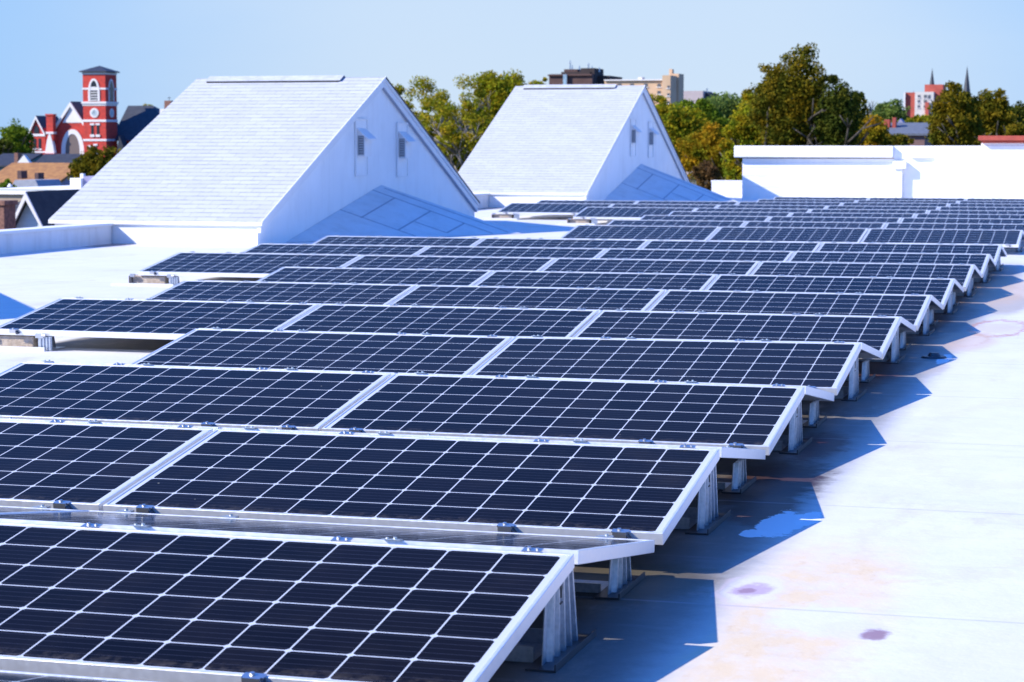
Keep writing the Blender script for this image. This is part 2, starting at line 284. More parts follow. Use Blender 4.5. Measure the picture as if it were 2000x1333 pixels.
# ------------------------------------------------------------------ gabled roof monitors
def gable(y0,y1,ze,za,ca,tipx,tipy,label,left=-13.35,seamk=1):
    XF=-10.24; ym=(y0+y1)/2; h=za-ze; half=(y1-y0)/2; OX=.08; OY=.035
    t=thing('gabled_roof_building',label,'building',(XF,ym,0))
    L=left-XF
    # walls: one prism with a gable profile
    bm=B(); add_prism(bm,[(-half,0),(half,0),(half,ze),(0,za),(-half,ze)],'x',L,0); link('wall',bm,wallm,t)
    # two shingled slopes with thickness
    sl=h/half
    for sgn,nm in ((-1,'roof_slope'),(1,'roof_slope')):
        yE=sgn*(half+OY); zE=ze-OY*sl+.05; zA=za+.05
        bm=B(); th=.055
        a=[(L-OX,yE,zE),(OX,yE,zE),(OX,0,zA),(L-OX,0,zA)]
        if sgn>0: a=a[::-1]
        A=[bm.verts.new(p) for p in a]; Bq=[bm.verts.new((p[0],p[1],p[2]-th)) for p in a]
        uv=bm.loops.layers.uv.new('UVMap')
        f=bm.faces.new(A); Ls=math.hypot(half+OY,zA-zE)
        for lp in f.loops:
            cc=lp.vert.co; lp[uv].uv=(cc.x+20,(abs(abs(cc.y)-(half+OY)))/(half+OY)*Ls)
        bm.faces.new(Bq[::-1])
        for i in range(4): bm.faces.new((A[i],Bq[i],Bq[(i+1)%4],A[(i+1)%4]))
        me=bpy.data.meshes.new(nm); bmesh.ops.recalc_face_normals(bm,faces=bm.faces); bm.to_mesh(me); bm.free(); me.materials.append(shm); me.materials.append(trimm)
        for p in me.polygons: p.material_index=0 if abs(p.normal.z)>.5 and p.normal.z>0 else 1
        o=bpy.data.objects.new(nm,me); COL.objects.link(o); o.parent=t
        # rake board and dark drip edge at the gable end
        bm=B(); add_prism(bm,[(sgn*(half+OY-.02),zE-.052-.10),(sgn*(half+OY-.02),zE-.052),(0,zA-.057),(0,zA-.057-.10)],'x',.004,.055); link('rake_board',bm,trimm,t)
        bm=B(); add_prism(bm,[(sgn*(half+OY+.01),zE-.008),(sgn*(half+OY+.01),zE+.010),(0,zA+.010),(0,zA-.008)],'x',OX+.002,OX+.014); link('drip_edge',bm,drip if sgn>0 else trimm,o)
        if sgn>0:
            bm=B(); add_prism(bm,[(half+OY-.02,zE-.168),(half+OY-.02,zE-.157),(0,zA-.160),(0,zA-.171)],'x',.004,.05); link('soffit_shadow_line',bm,seamm,t)  # thin grey strip standing in for the shadow line under the soffit
    # raised ridge vent
    rv0,rv1=L+.15,-.62
    bm=B(); add_prism(bm,[(-.19,za-.004),(0,za+.075),(.19,za-.004),(.19,za+.006),(0,za+.085),(-.19,za+.006)],'x',rv0,rv1); rv=link('ridge_vent',bm,capm,t)
    bm=B(); add_prism(bm,[(-.20,za-.05),(-.20,za-.008),(0,za+.067),(.20,za-.008),(.20,za-.05),(0,za+.03)],'x',rv0+.03,rv1-.03); link('vent_screen',bm,drip,rv)
    # hooded louvre vents on the gable wall
    for (vy,vz) in ((-.95,1.46*za/2.47),(1.0,1.42*za/2.47)):
        bm=B(); add_box(bm,.003,.012,vy-.26,vy+.26,vz-.52,vz+.36); v=link('vent',bm,wallm,t)
        bm=B(); add_box(bm,.012,.03,vy-.27,vy-.25,vz-.53,vz+.37); add_box(bm,.012,.03,vy+.25,vy+.27,vz-.53,vz+.37); add_box(bm,.012,.03,vy-.25,vy+.25,vz+.35,vz+.37); add_box(bm,.012,.03,vy-.25,vy+.25,vz-.53,vz-.51); link('frame',bm,trimm,v)
        bm=B(); add_prism(bm,[(.012,vz-.22),(.13,vz-.22),(.13,vz+.08),(.012,vz+.19)],'y',vy-.155,vy+.16); link('hood_box',bm,trimm,v)
        bm=B(); add_prism(bm,[(.012,vz+.195),(.012,vz+.22),(.20,vz+.055),(.20,vz+.03)],'y',vy-.19,vy+.20); link('hood_lid',bm,trimm,v)
        bm=B()
        add_box(bm,.02,.115,vy-.158,vy-.156,vz-.20,vz+.10)
        lo=link('louvre',bm,louv,v)
        bm=B()
        for k in range(8): add_box(bm,.02,.118,vy-.172,vy-.159,vz-.195+k*.038,vz-.183+k*.038)
        link('louvre_blade',bm,galv,v)
    # cricket: a low half-pyramid saddle in front of the gable wall
    bm=B(); A=(0.004,0,ca); Bp=(0.004,-half*.80,.004); Cp=(0.004,half*.985,.004); T=(tipx-XF,tipy-ym,.004)
    va=[bm.verts.new(p) for p in (A,Bp,Cp,T)]
    bm.faces.new((va[0],va[1],va[3])); bm.faces.new((va[0],va[3],va[2])); bm.faces.new((va[0],va[2],va[1])); bm.faces.new((va[1],va[2],va[3]))
    ck=link('cricket_saddle',bm,parm,t)
    # membrane seams of the cricket: thin raised strips lying on the front slope
    A,Bp,T=Vector(A),Vector(Bp),Vector(T); nrm=(T-A).cross(Bp-A).normalized(); nrm=nrm if nrm.z>0 else -nrm
    def onp(u,v): return A+(Bp-A)*u+(T-A)*v
    bm=B()
    for (u0,v0,u1,v1) in [(.10,.0,.12,.86),(.10,.16,.47,.15),(.46,.0,.46,.52),(.11,.42,.46,.40),(.03,.04,.04,.93),(.12,.66,.30,.64),(.30,.42,.30,.64)]:
        p,q=onp(u0,v0),onp(u1,v1); d=(q-p).normalized(); sd_=nrm.cross(d)*.014; up=nrm*.004; nz=nrm*.0015
        vs_=[bm.verts.new(x) for x in (p-sd_+nz,q-sd_+nz,q+sd_+nz,p+sd_+nz,p-sd_*.8+up,q-sd_*.8+up,q+sd_*.8+up,p+sd_*.8+up)]
        for f in ((0,3,2,1),(4,5,6,7),(0,1,5,4),(1,2,6,5),(2,3,7,6),(3,0,4,7)): bm.faces.new([vs_[i] for i in f])
    link('seam_strip',bm,seamm,ck)
    return t
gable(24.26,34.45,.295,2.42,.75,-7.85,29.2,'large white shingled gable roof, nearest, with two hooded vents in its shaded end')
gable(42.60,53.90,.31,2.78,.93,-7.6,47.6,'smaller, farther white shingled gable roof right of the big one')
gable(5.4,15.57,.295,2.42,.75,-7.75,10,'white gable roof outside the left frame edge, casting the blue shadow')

# ------------------------------------------------------------------ tall white wall at the back
YW=51.0
t=thing('tall_white_wall','tall white parapet wall with coping and pilaster behind the farthest panels','wall',(0,YW,0))
c1=wx(1450,YW,330); c2=wx(1746,YW); c3=wx(1827,YW); c4=wx(1917,YW)
box('wall',(c1,c3,0,1.2,0,1.05),wallm,t)
bm=B()
for z in (.94,.83,.62,.34): add_box(bm,c1-.01,c2-.01,-.007,-.001,z-.006,z+.006)
link('cladding_joint',bm,trimm,t)
box('coping',(c1-.19,c2,-.16,1.35,1.075,1.37),trimm,t,bevel=.015)
box('upper_wall',(c2+.004,c3,-.02,1.2,1.052,1.372),wallm,t)
box('raised_wall',(c3+.003,14,-.12,1.3,0,1.375),wallm,t)
box('raised_block',(c4,14,-.10,1.2,1.377,1.44),wallm,t)
px0,px1=wx(1749,YW,350),wx(1763,YW,350)
box('pilaster',(px0,px1,-.16,-.024,0,.80),trimm,t); box('pilaster_cap',(px0-.05,px1+.10,-.22,-.024,.802,1.0),trimm,t,bevel=.01)
box('ledge',(wx(1780,YW),wx(1823,YW),-.09,-.023,1.08,1.13),trimm,t)
redm=noisy('terracotta_coping',(.42,.075,.045),(.34,.06,.04),6,.7)
bm=B(); add_box(bm,c4-.06,14.1,-.30,1.3,1.50,1.62); add_box(bm,c4,14.0,-.18,1.2,1.442,1.50); link('red_coping',bm,redm,t,bevel=.01)
# roof drain near the right-hand edge of the panels
t=thing('roof_drain','small dark roof drain in the shadow beside the panel ends','drain',(.19,10.9,0))
bm=B(); add_tube(bm,(0,0,.001),(0,0,.012),.085,.075,24); link('flange',bm,darkst,t)
bm=B(); add_tube(bm,(0,0,.012),(0,0,.035),.045,.03,16); link('strainer',bm,darkst,t,smooth=False)

# ------------------------------------------------------------------ solar array
PW,PL,TILT=.992,2.004,.146564; GLX=2.020077; PER=2.12657; GR=.052730; ZL=.14; ZR=ZL+PW*math.sin(TILT); FH=.040
def build_panel():
    root=thing('solar_panel','x','solar panel')
    bm=B(); hx,hy,wd=PL/2,PW/2,.011
    add_box(bm,-hx,hx,-hy,-hy+wd,-FH,0); add_box(bm,-hx,hx,hy-wd,hy,-FH,0)
    add_box(bm,-hx,-hx+wd,-hy+wd+.0005,hy-wd-.0005,-FH,0); add_box(bm,hx-wd,hx,-hy+wd+.0005,hy-wd-.0005,-FH,0)
    link('frame',bm,alu,root,bevel=.0012)
    bm=B(); add_box(bm,-hx+wd+.0003,hx-wd-.0003,-hy+wd+.0003,hy-wd-.0003,-.0085,-.0025)
    o=link('cell_sheet',bm,pv,root); o.data.materials.append(under)
    for p in o.data.polygons:
        if p.normal.z<-.5: p.material_index=1
    # clamps: on the low edge and the ridge edge
    bmc=B(); add_box(bmc,-.028,.028,-.018,.010,.0005,.005); add_box(bmc,-.022,.024,-.030,-.0192,-.018,.007); add_tube(bmc,(-.004,-.005,.005),(-.004,-.005,.012),.007,.007,6)
    cl=link('clamp',bmc,steel,root,loc=(hx-.14,-hy,0))
    bmk=B(); add_prism(bmk,[(.0245,-.004),(.042,-.026),(.0245,-.026)],'y',-.029,-.0015); link('clamp_wedge',bmk,darkst,cl)
    for x in (.53,1.84): copy_tree(cl,root).location=(hx-x,-hy,0)
    bmc=B(); add_box(bmc,-.028,.028,-.010,.022,.0005,.0035); add_tube(bmc,(-.010,.008,.0035),(-.010,.008,.010),.006,.006,6); add_tube(bmc,(.014,.008,.0035),(.014,.008,.008),.005,.005,6)
    rc=link('ridge_clamp',bmc,steel,root,loc=(hx-.12,hy,0))
    for x in (.68,1.46): copy_tree(rc,root).location=(hx-x,hy,0)
    return root
proto=build_panel(); used=False
def put_panel(n_,ry,front,label,group,dz=0,twist=0,dx=0):
    global used
    o=proto if not used else copy_tree(proto); used=True
    s=1 if front else -1
    cy=ry-.5*PW*math.cos(TILT) if front else ry+GR+.5*PW*math.cos(TILT)
    o.location=(-(n_*GLX+PL/2)+dx,cy,ZL+.5*PW*math.sin(TILT)+dz)
    o.rotation_euler=(TILT,twist if front else -twist,0 if front else math.pi)
    tag(o,label,'solar panel',group)
for i in range(2):
    put_panel(i,0.0,False,'away-sloping panel cut off by the bottom-left edge, %s of its row'%('right end' if i==0 else 'second from the right'),'solar panels sloping away, cut-off front row')
    put_panel(i,0.0,True,'camera-facing panel of the cut-off front row, %s'%('right end' if i==0 else 'second from the right'),'camera-facing solar panels, cut-off front row')
rr=random.Random(5)
def place_word(i,cnt):
    if i==0: return 'at the right end'
    if i==cnt-1: return 'at the left end'
    return '%s from the right'%ORD[i+1]
N1=[2,2,2,2,3,3,3,4,4,4]; N2=[3,3,3,3,4,5,5,3,3]
for arr,(ns,y0) in enumerate(((N1,PER),(N2,25.70))):
    an='nearer array' if arr==0 else 'farther array'
    for k,cnt in enumerate(ns):
        ry=y0+k*PER; rowdz=rr.uniform(-.003,.003) if not(arr==0 and k==3) else .010; jx=rr.uniform(-.006,.006)
        for i in range(cnt):
            tw=rr.uniform(-.0008,.0008); 
            if arr==0 and k==3 and i==0: tw=-.008
            if arr==0 and k==3 and i==1: rowdz=0
            rowname='nearest row' if k==0 else ('farthest row' if k==len(ns)-1 else ORD[k+1]+' row back')
            put_panel(i,ry,True,'camera-facing solar panel %s, %s of the %s'%(place_word(i,cnt),rowname,an),'camera-facing solar panels, '+an,rowdz,tw,jx)
            put_panel(i,ry,False,'away-sloping panel %s, %s of the %s'%(place_word(i,cnt),rowname,an),'solar panels sloping away, '+an,rowdz,tw,jx)

def corrugated(bm,yb0,yb1,yt0,yt1,z0,z1,ribs,x=0,depth=.016):
    """pressed-steel upright in the yz plane with vertical ribs"""
    N=ribs*4+1; prof=[]
    for i in range(N):
        ph=i%4; f=(i//4+(0,.58,.66,.90)[ph])/ribs; dx=depth if ph in (2,3) else 0
        prof.append((f,dx))
    rings=[]
    for (zb,a,b) in ((z0,yb0,yb1),(z1,yt0,yt1)):
        rings.append([[bm.verts.new((x+dx+s_,a+(b-a)*f,zb)) for f,dx in prof] for s_ in (0,-.003)])
    for s_ in (0,1):
        for i in range(N-1):
            bm.faces.new((rings[0][s_][i],rings[0][s_][i+1],rings[1][s_][i+1],rings[1][s_][i]))
    for e in (0,N-1): bm.faces.new((rings[0][0][e],rings[1][0][e],rings[1][1][e],rings[0][1][e]))
    for r_ in (0,1):
        for i in range(N-1): bm.faces.new((rings[r_][0][i],rings[r_][0][i+1],rings[r_][1][i+1],rings[r_][1][i]))
def build_tall():
    t=thing('panel_support','x','support')
    bm=B(); corrugated(bm,-.15,.18,-.115,.115,.006,.236,5); u=link('upright',bm,galv,t)
    bm=B(); add_tube(bm,(.0145,-.02,.195),(.0185,-.02,.195),.010,.010,10); add_box(bm,.0145,.0185,-.024,-.016,.165,.19); add_box(bm,.0145,.0185,-.032,-.006,.148,.153); link('slot',bm,drip,u)
    bm=B(); add_box(bm,-.035,.05,-.20,.25,.001,.006); add_box(bm,.046,.050,-.20,.25,.0062,.022); link('foot_plate',bm,darkst,t)
    bm=B(); add_box(bm,-.95,-.037,-.11,-.10,.001,.045); add_box(bm,-.95,-.037,-.099,.10,.001,.005); add_box(bm,-.95,-.037,.101,.11,.001,.045); link('tray',bm,galv,t)
    return t
def build_low():
    t=thing('panel_support','x','support')
    bm=B(); corrugated(bm,-.13,.13,-.10,.10,.006,.112,4); u=link('upright',bm,galv,t)
    bm=B(); add_box(bm,-.035,.045,-.17,.19,.001,.006); add_box(bm,.041,.045,-.17,.19,.0062,.020); link('foot_plate',bm,darkst,t)
    bm=B(); add_box(bm,-.95,-.037,-.09,-.08,.001,.03); add_box(bm,-.95,-.037,-.079,.08,.001,.005); link('tray',bm,galv,t)
    return t
cabm=mat('black_cable',(.012,.012,.013),.5)
def cable(x,y,z,L,label):
    bm=B(); rc=random.Random(int(y*100)); P=[]
    for i in range(13):
        f=i/12; P.append((rc.uniform(-.004,.004)-.02*math.sin(f*3.1),L*f,-.070*math.sin(math.pi*f)-.045*f+rc.uniform(-.003,.003)))
    for a,b_ in zip(P,P[1:]): add_tube(bm,a,b_,.0035,.0035,6)
    c_=link('cable',bm,cabm,smooth=True,loc=(x,y,z)); tag(c_,label,'cable','cables hanging under the right-hand ridge ends')
tall,lowp=build_tall(),build_low(); ut=ul=False
for arr,(ns,y0) in enumerate(((N1,PER),(N2[:1],25.70))):
    an='nearer array' if arr==0 else 'farther array'
    for k in range(len(ns)):
        if arr==0 and k<7: cable(-.16,y0+k*PER+.08,ZR-.066,.30,'black cable looping below the ridge end of the %s'%('nearest row' if k==0 else ORD[k+1]+' row'))
        ry=y0+k*PER; rn='nearest row' if k==0 else ORD[k+1]+' row back'
        o=tall if not ut else copy_tree(tall); ut=True; o.location=(-.045,ry,0); tag(o,'tall corrugated steel support under the ridge end of the %s, %s'%(rn,an),'support','tall supports under the right-hand panel ends')
        o=lowp if not ul else copy_tree(lowp); ul=True; o.location=(-.09,ry+.92,0); tag(o,'short corrugated steel support at the valley behind the %s, %s'%(rn,an),'support','short supports under the right-hand valleys')
# left-hand ends of the stepped rows: a support, a post, a tray and a ballast block
def build_block():
    bm=B(); add_box(bm,-.20,.20,-.10,.10,0,.092); return link('ballast_block',bm,conc,bevel=.006)
blk=build_block(); ub=False
for (x,ry,nm) in [(-6.06,5*PER,'fifth row'),(-8.08,8*PER,'eighth row'),(-8.08,25.70+4*PER,'farther stepped row'),(-10.10,25.70+5*PER,'outermost stepped row')]:
    yl=ry-PW*math.cos(TILT)
    t=thing('panel_support','corrugated steel support under the low left-hand end of the '+nm,'support',(x+.36,yl+.02,0),group='supports under the left-hand row ends')
    bm=B(); corrugated(bm,-.02,.20,-.01,.17,.006,.098,4,depth=.014); link('upright',bm,galv,t)
    bm=B(); add_box(bm,-.004,.10,-.024,-.020,.004,.098); 
    for q_ in (0.012,.036,.060,.084): add_box(bm,q_,q_+.008,-.032,-.0242,.004,.098)
    link('front_plate',bm,galv,t)
    bm=B(); add_box(bm,-.62,.06,-.06,-.052,.001,.028); add_box(bm,-.62,.06,-.051,.24,.001,.005); link('tray',bm,alu,t)
    bm=B(); add_box(bm,-.44,-.41,-.018,.02,.006,.098); link('post',bm,darkst,t)
    bm=B(); add_box(bm,-.02,.04,-.035,-.010,.088,.118); add_tube(bm,(.035,-.036,.108),(.06,-.036,.108),.014,.014,8); link('bracket',bm,steel,t)
    bm=B(); add_box(bm,-.42,-.37,-.035,-.010,.088,.118); link('bracket',bm,steel,t)
    o=blk if not ub else copy_tree(blk); ub=True; o.location=(x+.10,yl+.13,.0055); tag(o,'tan concrete ballast block under the low left-hand end of the '+nm,'ballast block','ballast blocks under the row ends')

# ------------------------------------------------------------------ trees
def leaf_mat(name,cols,trans=.35):
    m=mat(name,cols[0],.8,0,.06); n=NT(m)
    g=n.n('ShaderNodeNewGeometry'); f=n.noise(n.geo(),.45,4,.6,.36,.64); f2=n.noise(n.geo(),1.6,3,.6,.40,.66)
    c=n.mix(f,cols[0],cols[1]); c=n.mix(n.math('MULTIPLY',f2,.6),c,cols[2]); c=n.mix(n.math('MULTIPLY',g.outputs['Random Per Island'],.5),c,cols[3]); n.base(c)
    tr=n.n('ShaderNodeBsdfTranslucent'); n.l(c,tr.inputs[0]); ms=n.n('ShaderNodeMixShader'); ms.inputs[0].default_value=trans
    out=[x for x in n.t.nodes if x.type=='OUTPUT_MATERIAL'][0]; n.l(n.b.outputs[0],ms.inputs[1]); n.l(tr.outputs[0],ms.inputs[2]); n.l(ms.outputs[0],out.inputs[0])
    return m
LM={'green':leaf_mat('leaf_green',[(0.1885,0.2755,0.0174),(0.1015,0.1740,0.0145),(0.2900,0.3190,0.0174),(0.0580,0.1015,0.0116)]),
    'olive':leaf_mat('leaf_olive',[(0.1885,0.1522,0.0087),(0.0798,0.1015,0.0101),(0.3190,0.1885,0.0087),(0.0508,0.0609,0.0072)],.25),
    'gold':leaf_mat('leaf_gold',[(0.44,0.27,0.0116),(0.24,0.23,0.0116),(0.58,0.25,0.0116),(0.13,0.125,0.0116)]),
    'mixed':leaf_mat('leaf_mixed',[(0.3190,0.3480,0.0145),(0.1595,0.2175,0.0130),(0.6090,0.3335,0.0116),(0.0870,0.1160,0.0116)]),
    'sparse':leaf_mat('leaf_sparse',[(0.4060,0.3915,0.0174),(0.2465,0.2900,0.0174),(0.6090,0.3190,0.0174),(0.1305,0.1305,0.0174)]),
    'far':leaf_mat('leaf_far',[(0.1885,0.2755,0.0508),(0.1015,0.1740,0.0435),(0.2900,0.3190,0.0725),(0.0725,0.1160,0.0290)]),
    'dark':leaf_mat('leaf_dark',[(0.0798,0.1015,0.0101),(0.0435,0.0653,0.0087),(0.1450,0.1232,0.0101),(0.0290,0.0435,0.0072)],.18),
    'maroon':leaf_mat('leaf_maroon',[(0.2320,0.0435,0.0290),(0.1450,0.0435,0.0290),(0.2900,0.0870,0.0435),(0.0725,0.0290,0.0217)]),
    'brown':leaf_mat('leaf_brown',[(.20,.11,.05),(.12,.07,.03),(.22,.12,.03),(.07,.05,.02)]) if True else leaf_mat('leaf_brown2',[(0.2465,0.1305,0.0870),(0.1595,0.0870,0.0653),(0.2900,0.1450,0.0725),(0.0870,0.0580,0.0435)])}
bark=noisy('bark',(.10,.085,.07),(.05,.042,.035),6,.9); pale=noisy('pale_bark',(.30,.27,.24),(.14,.12,.11),4,.9)
def crown_mesh(name,pts,size,m,parent,rg,asp=.6):
    P=np.asarray(pts); N=len(P)
    a=rg.normal(size=(N,3)); a/=np.linalg.norm(a,axis=1)[:,None]; b=rg.normal(size=(N,3)); b-=a*(a*b).sum(1)[:,None]; b/=np.linalg.norm(b,axis=1)[:,None]
    s=size*rg.uniform(.6,1.35,size=(N,1)); a*=s; b*=s*asp
    V=np.empty((N,4,3)); V[:,0]=P-a; V[:,1]=P-b*.9+a*.1; V[:,2]=P+a; V[:,3]=P+b*.9+a*.1
    me=bpy.data.meshes.new(name); me.vertices.add(N*4); me.vertices.foreach_set('co',V.reshape(-1)); me.loops.add(N*4); me.loops.foreach_set('vertex_index',np.arange(N*4,dtype=np.int32))
    me.polygons.add(N); me.polygons.foreach_set('loop_start',np.arange(0,N*4,4,dtype=np.int32)); me.polygons.foreach_set('loop_total',np.full(N,4,dtype=np.int32)); me.update(); me.validate(); me.materials.append(m)
    o=bpy.data.objects.new(name,me); COL.objects.link(o); o.parent=parent; return o
SEED=[100]
def tree(px,top,wpx,bot,Y,style,label,density=1.0,leaf=None,lobes=None,bare=0,name='tree',group=None,clumps=None,shape=1.0,lowfill=True):
    """px,wpx: centre column and crown width in photo pixels at depth Y; top/bot: rows of the crown's top and bottom"""
    SEED[0]+=1; rg=np.random.default_rng(SEED[0]); rd=random.Random(SEED[0])
    x=wx(px,Y); x0,x1=wx(px-wpx/2,Y),wx(px+wpx/2,Y); rx=(x1-x0)/2; zt=wz(top,px,Y); zb=wz(bot,px,Y); H=zt-zb; zc=(zt+zb)/2; rz=H/2
    t=thing(name,label,'tree' if name!='shrub' else 'shrub',(x,Y,GZ),group=group)
    # tapered trunk and limbs
    bm=B(); tz=zb-GZ; r0=.035*(zt-GZ)*.6; p=Vector((0,0,0)); lean=Vector((rd.uniform(-.03,.03),rd.uniform(-.03,.03),1))
    q=Vector((lean.x*tz*1.3,lean.y*tz,tz+H*.25)); add_tube(bm,p,q,r0,r0*.6,8)
    tips=[]
    def grow(p,d,L,r,lev):
        q=p+d*L; add_tube(bm,p,q,r,r*.62,5 if lev>0 else 6)
        if lev>=(4 if bare else 2): tips.append(q); return
        for _ in range(rd.choice((2,3)) if lev<2 else 2):
            dd=(d+Vector((rd.gauss(0,.5),rd.gauss(0,.5),rd.gauss(0.12,.32)))).normalized(); grow(q,dd,L*rd.uniform(.62,.85),r*.6,lev+1)
    nl=7 if not bare else 9
    for i in range(nl):
        a=i*2.4+rd.uniform(-.3,.3); st=p.lerp(q,.55+.45*i/nl); el=rd.uniform(.5,1.5)
        d=Vector((math.cos(a)*rx/rz*.8,math.sin(a)*.8,el)).normalized(); grow(st,d,H*(.30 if not bare else .25),r0*.42,0)
    link('trunk',bm,pale if bare else bark,t,smooth=True)
    # crown: clumps of leaves on an uneven outline
    area=math.pi*rx*rz; ls=(leaf or max(.10,.0016*Y))*.62; nc=clumps or int(max(14,min(90,area*1.6)))
    ry=min(rx,rz*1.1)*.9
    pts=[]; lob=[(rg.normal(size=3),rg.uniform(.05,.22)) for _ in range(7)]; lob=[(v/np.linalg.norm(v),w_) for v,w_ in lob]
    nleaf=int(density*area*5.0/(ls*ls)/nc); nleaf=max(40,min(nleaf,2400))
    for c_ in range(nc):
        v=rg.normal(size=3); v/=np.linalg.norm(v); v[1]=v[1] if v[1]<.3 else -v[1]*.8
        rad=rg.uniform(.50,.90)*(1+sum(w_*max(0,v@l)**3 for l,w_ in lob))*.95
        up=.5+.5*v[2]; wf=1-(1-shape)*max(0,v[2])
        cx,cy,cz=v[0]*rx*rad*wf,v[1]*ry*rad,v[2]*rz*rad
        cr=rg.uniform(.13,.30)*min(rx,rz); k=int(nleaf*rg.uniform(.6,1.3))
        off=rg.normal(size=(k,3)); off/=np.linalg.norm(off,axis=1)[:,None]; off*=(rg.uniform(0.35,1.1,size=(k,1)))*cr; off[:,2]*=.75
        pts.append(np.array([cx,cy,cz])+off)
    if density>=.8:      # dense core so the sky only shows near the rim
        k=int(nleaf*nc*1.0); v=rg.normal(size=(k,3)); v/=np.linalg.norm(v,axis=1)[:,None]; v*=rg.uniform(.35,.84,size=(k,1)); pts.append(v*np.array([rx,ry,rz]))
    P=np.concatenate(pts)+np.array([0,0,zc-GZ]); P=P[(P[:,2]<zt-GZ+.5)]
    crown_mesh('crown',P,ls,LM[style],t,rg)
    return t
# behind and between the gables
tree(32,233,78,345,330,'green','bushy green tree left of the red church',leaf=.42)
tree(8,262,40,345,300,'dark','dark low tree at the left frame edge',leaf=.4)
tree(288,204,62,262,460,'mixed','small yellow-green tree behind the church roof',leaf=.5)
tree(194,286,128,390,120,'olive','rounded dark green bush-like tree in front of the church',leaf=.2,clumps=60)
tree(128,334,40,372,170,'maroon','small dark red tree beside the rounded green tree',leaf=.25)
GC='autumn trees between the two gabled roofs'
tree(812,148,150,330,150,'sparse','thin grey-branched tree with sparse yellow-green leaves beside the large gable',.75,.17,bare=1,group=GC)
tree(800,215,160,350,175,'mixed','low yellow-orange tree behind the bare branches beside the large gable',.8,.22,group=GC)
tree(865,205,190,360,172,'mixed','olive-yellow tree filling the lower part of the gap between the gables',.9,.22,group=GC)
tree(965,190,150,350,178,'olive','olive tree behind the left slope of the smaller gable',.9,.22,group=GC)
tree(905,160,150,350,140,'sparse','pale-barked branching tree standing in the gap between the gables',.7,.16,bare=1,group=GC)
tree(985,132,150,300,160,'mixed','yellow-green leafy tree rising behind the ridge of the smaller gable',.95,.18,bare=1,group=GC)
tree(900,250,170,360,185,'gold','golden low tree deep in the gap between the gables',.7,.24,group=GC)
tree(1052,142,60,230,180,'sparse','slim pale green tree left of the brown apartment block',.5,.2,bare=1,group=GC)
GD='autumn trees right of the smaller gable'
tree(1330,196,150,330,170,'mixed','yellow-green tree directly right of the smaller gable',leaf=.22,group=GD)
tree(1420,168,160,330,190,'far','light green tree left of the big dark tree',leaf=.22,group=GD)
tree(1300,190,110,330,200,'mixed','yellowish treetop against the beige apartment building',leaf=.22,group=GD)
tree(1368,186,120,330,182,'green','bright green tree between the yellow-green and light green ones',leaf=.22,group=GD)
tree(1385,238,130,370,140,'gold','golden orange tree below the light green one',leaf=.18,group=GD)
tree(1450,228,90,380,134,'olive','olive tree filling the space behind the left end of the tall wall',leaf=.17,group=GD)
tree(1300,275,90,380,150,'olive','dark olive low tree beside the gable foot',leaf=.2,group=GD)
tree(1380,306,54,380,120,'brown','brown-purple bush behind the low parapet',leaf=.16,name='shrub',group=GD)
tree(1455,225,110,400,128,'mixed','tall green and orange tree at the left end of the tall white wall',leaf=.17,group=GD)
tree(1545,94,165,330,120,'olive','biggest tree, dark olive with a high rounded top',leaf=.15,clumps=120,density=1.1)
tree(1590,185,200,340,123,'olive','broad olive tree filling the right side of the biggest tree',leaf=.15,clumps=80)
tree(1482,168,130,330,126,'mixed','yellow-green shoulder tree on the left of the biggest tree',leaf=.15)
tree(1634,138,105,330,119,'dark','dark pointed tree at the right shoulder of the biggest tree',leaf=.15,shape=.6)
tree(1704,215,84,330,128,'gold','orange tree at the right foot of the biggest tree',leaf=.16)
tree(1676,172,50,260,135,'sparse','thin half-bare treetop above the orange tree',.35,.16,bare=1)
tree(1736,193,82,260,420,'far','pale far-off tree left of the red and white tower',leaf=.5)
tree(1800,222,90,262,360,'mixed','low yellow-green tree in front of the red and white tower',leaf=.45)
tree(1862,155,120,330,140,'olive','olive tree with two steeples showing behind its top',leaf=.17,clumps=80)
tree(1935,165,100,330,150,'olive','second olive tree, right of the two steeples',leaf=.18,clumps=70)
tree(1990,186,70,320,170,'dark','dark tree at the right frame edge behind the olive ones',leaf=.22)
tree(1985,232,60,300,130,'olive','olive tree low at the right frame edge',leaf=.18)
tree(1752,258,70,300,125,'olive','low olive bush behind the tall wall, left of the olive trees',leaf=.16,name='shrub')

tree(12,352,52,400,110,'green','small green tree in front of the brown-roofed house at the left edge',leaf=.2)
tree(1655,165,110,340,132,'dark','dark tree behind the right side of the biggest tree',leaf=.17,density=1.2)
tree(1508,135,120,340,131,'olive','olive tree behind the left side of the biggest tree',leaf=.17,density=1.2)
tree(1898,175,120,340,156,'olive','olive tree between the two olive trees near the steeples, behind them',leaf=.18,density=1.2)
tree(1962,192,90,340,160,'dark','dark tree between the right-hand olive tree and the frame edge',leaf=.2,density=1.2)

# ------------------------------------------------------------------ town buildings
white=mat('pale_stone',(.74,.72,.72),.8); slate=noisy('dark_slate',(.022,.028,.045),(.035,.042,.06),1.2,.6); navy=noisy('navy_shingle',(.016,.022,.042),(.03,.036,.055),2,.8)
glass=mat('dark_window',(.02,.025,.035),.15); brownroof=noisy('brown_shingle',(.40,.19,.060),(.28,.125,.045),2,.9); lilac=noisy('lilac_siding',(.30,.29,.42),(.26,.25,.38),2,.8)
mauve=noisy('mauve_brick_dark',(.14,.08,.08),(.10,.06,.06),3,.9); greyroof=noisy('grey_shingle',(.05,.052,.06),(.035,.036,.045),3,.9); paleblue=noisy('pale_blue_siding',(.55,.66,.74),(.48,.6,.7),2,.8,sc=(1,1,8)); redb=noisy('old_brick',(.30,.15,.11),(.16,.08,.065),9,.9)
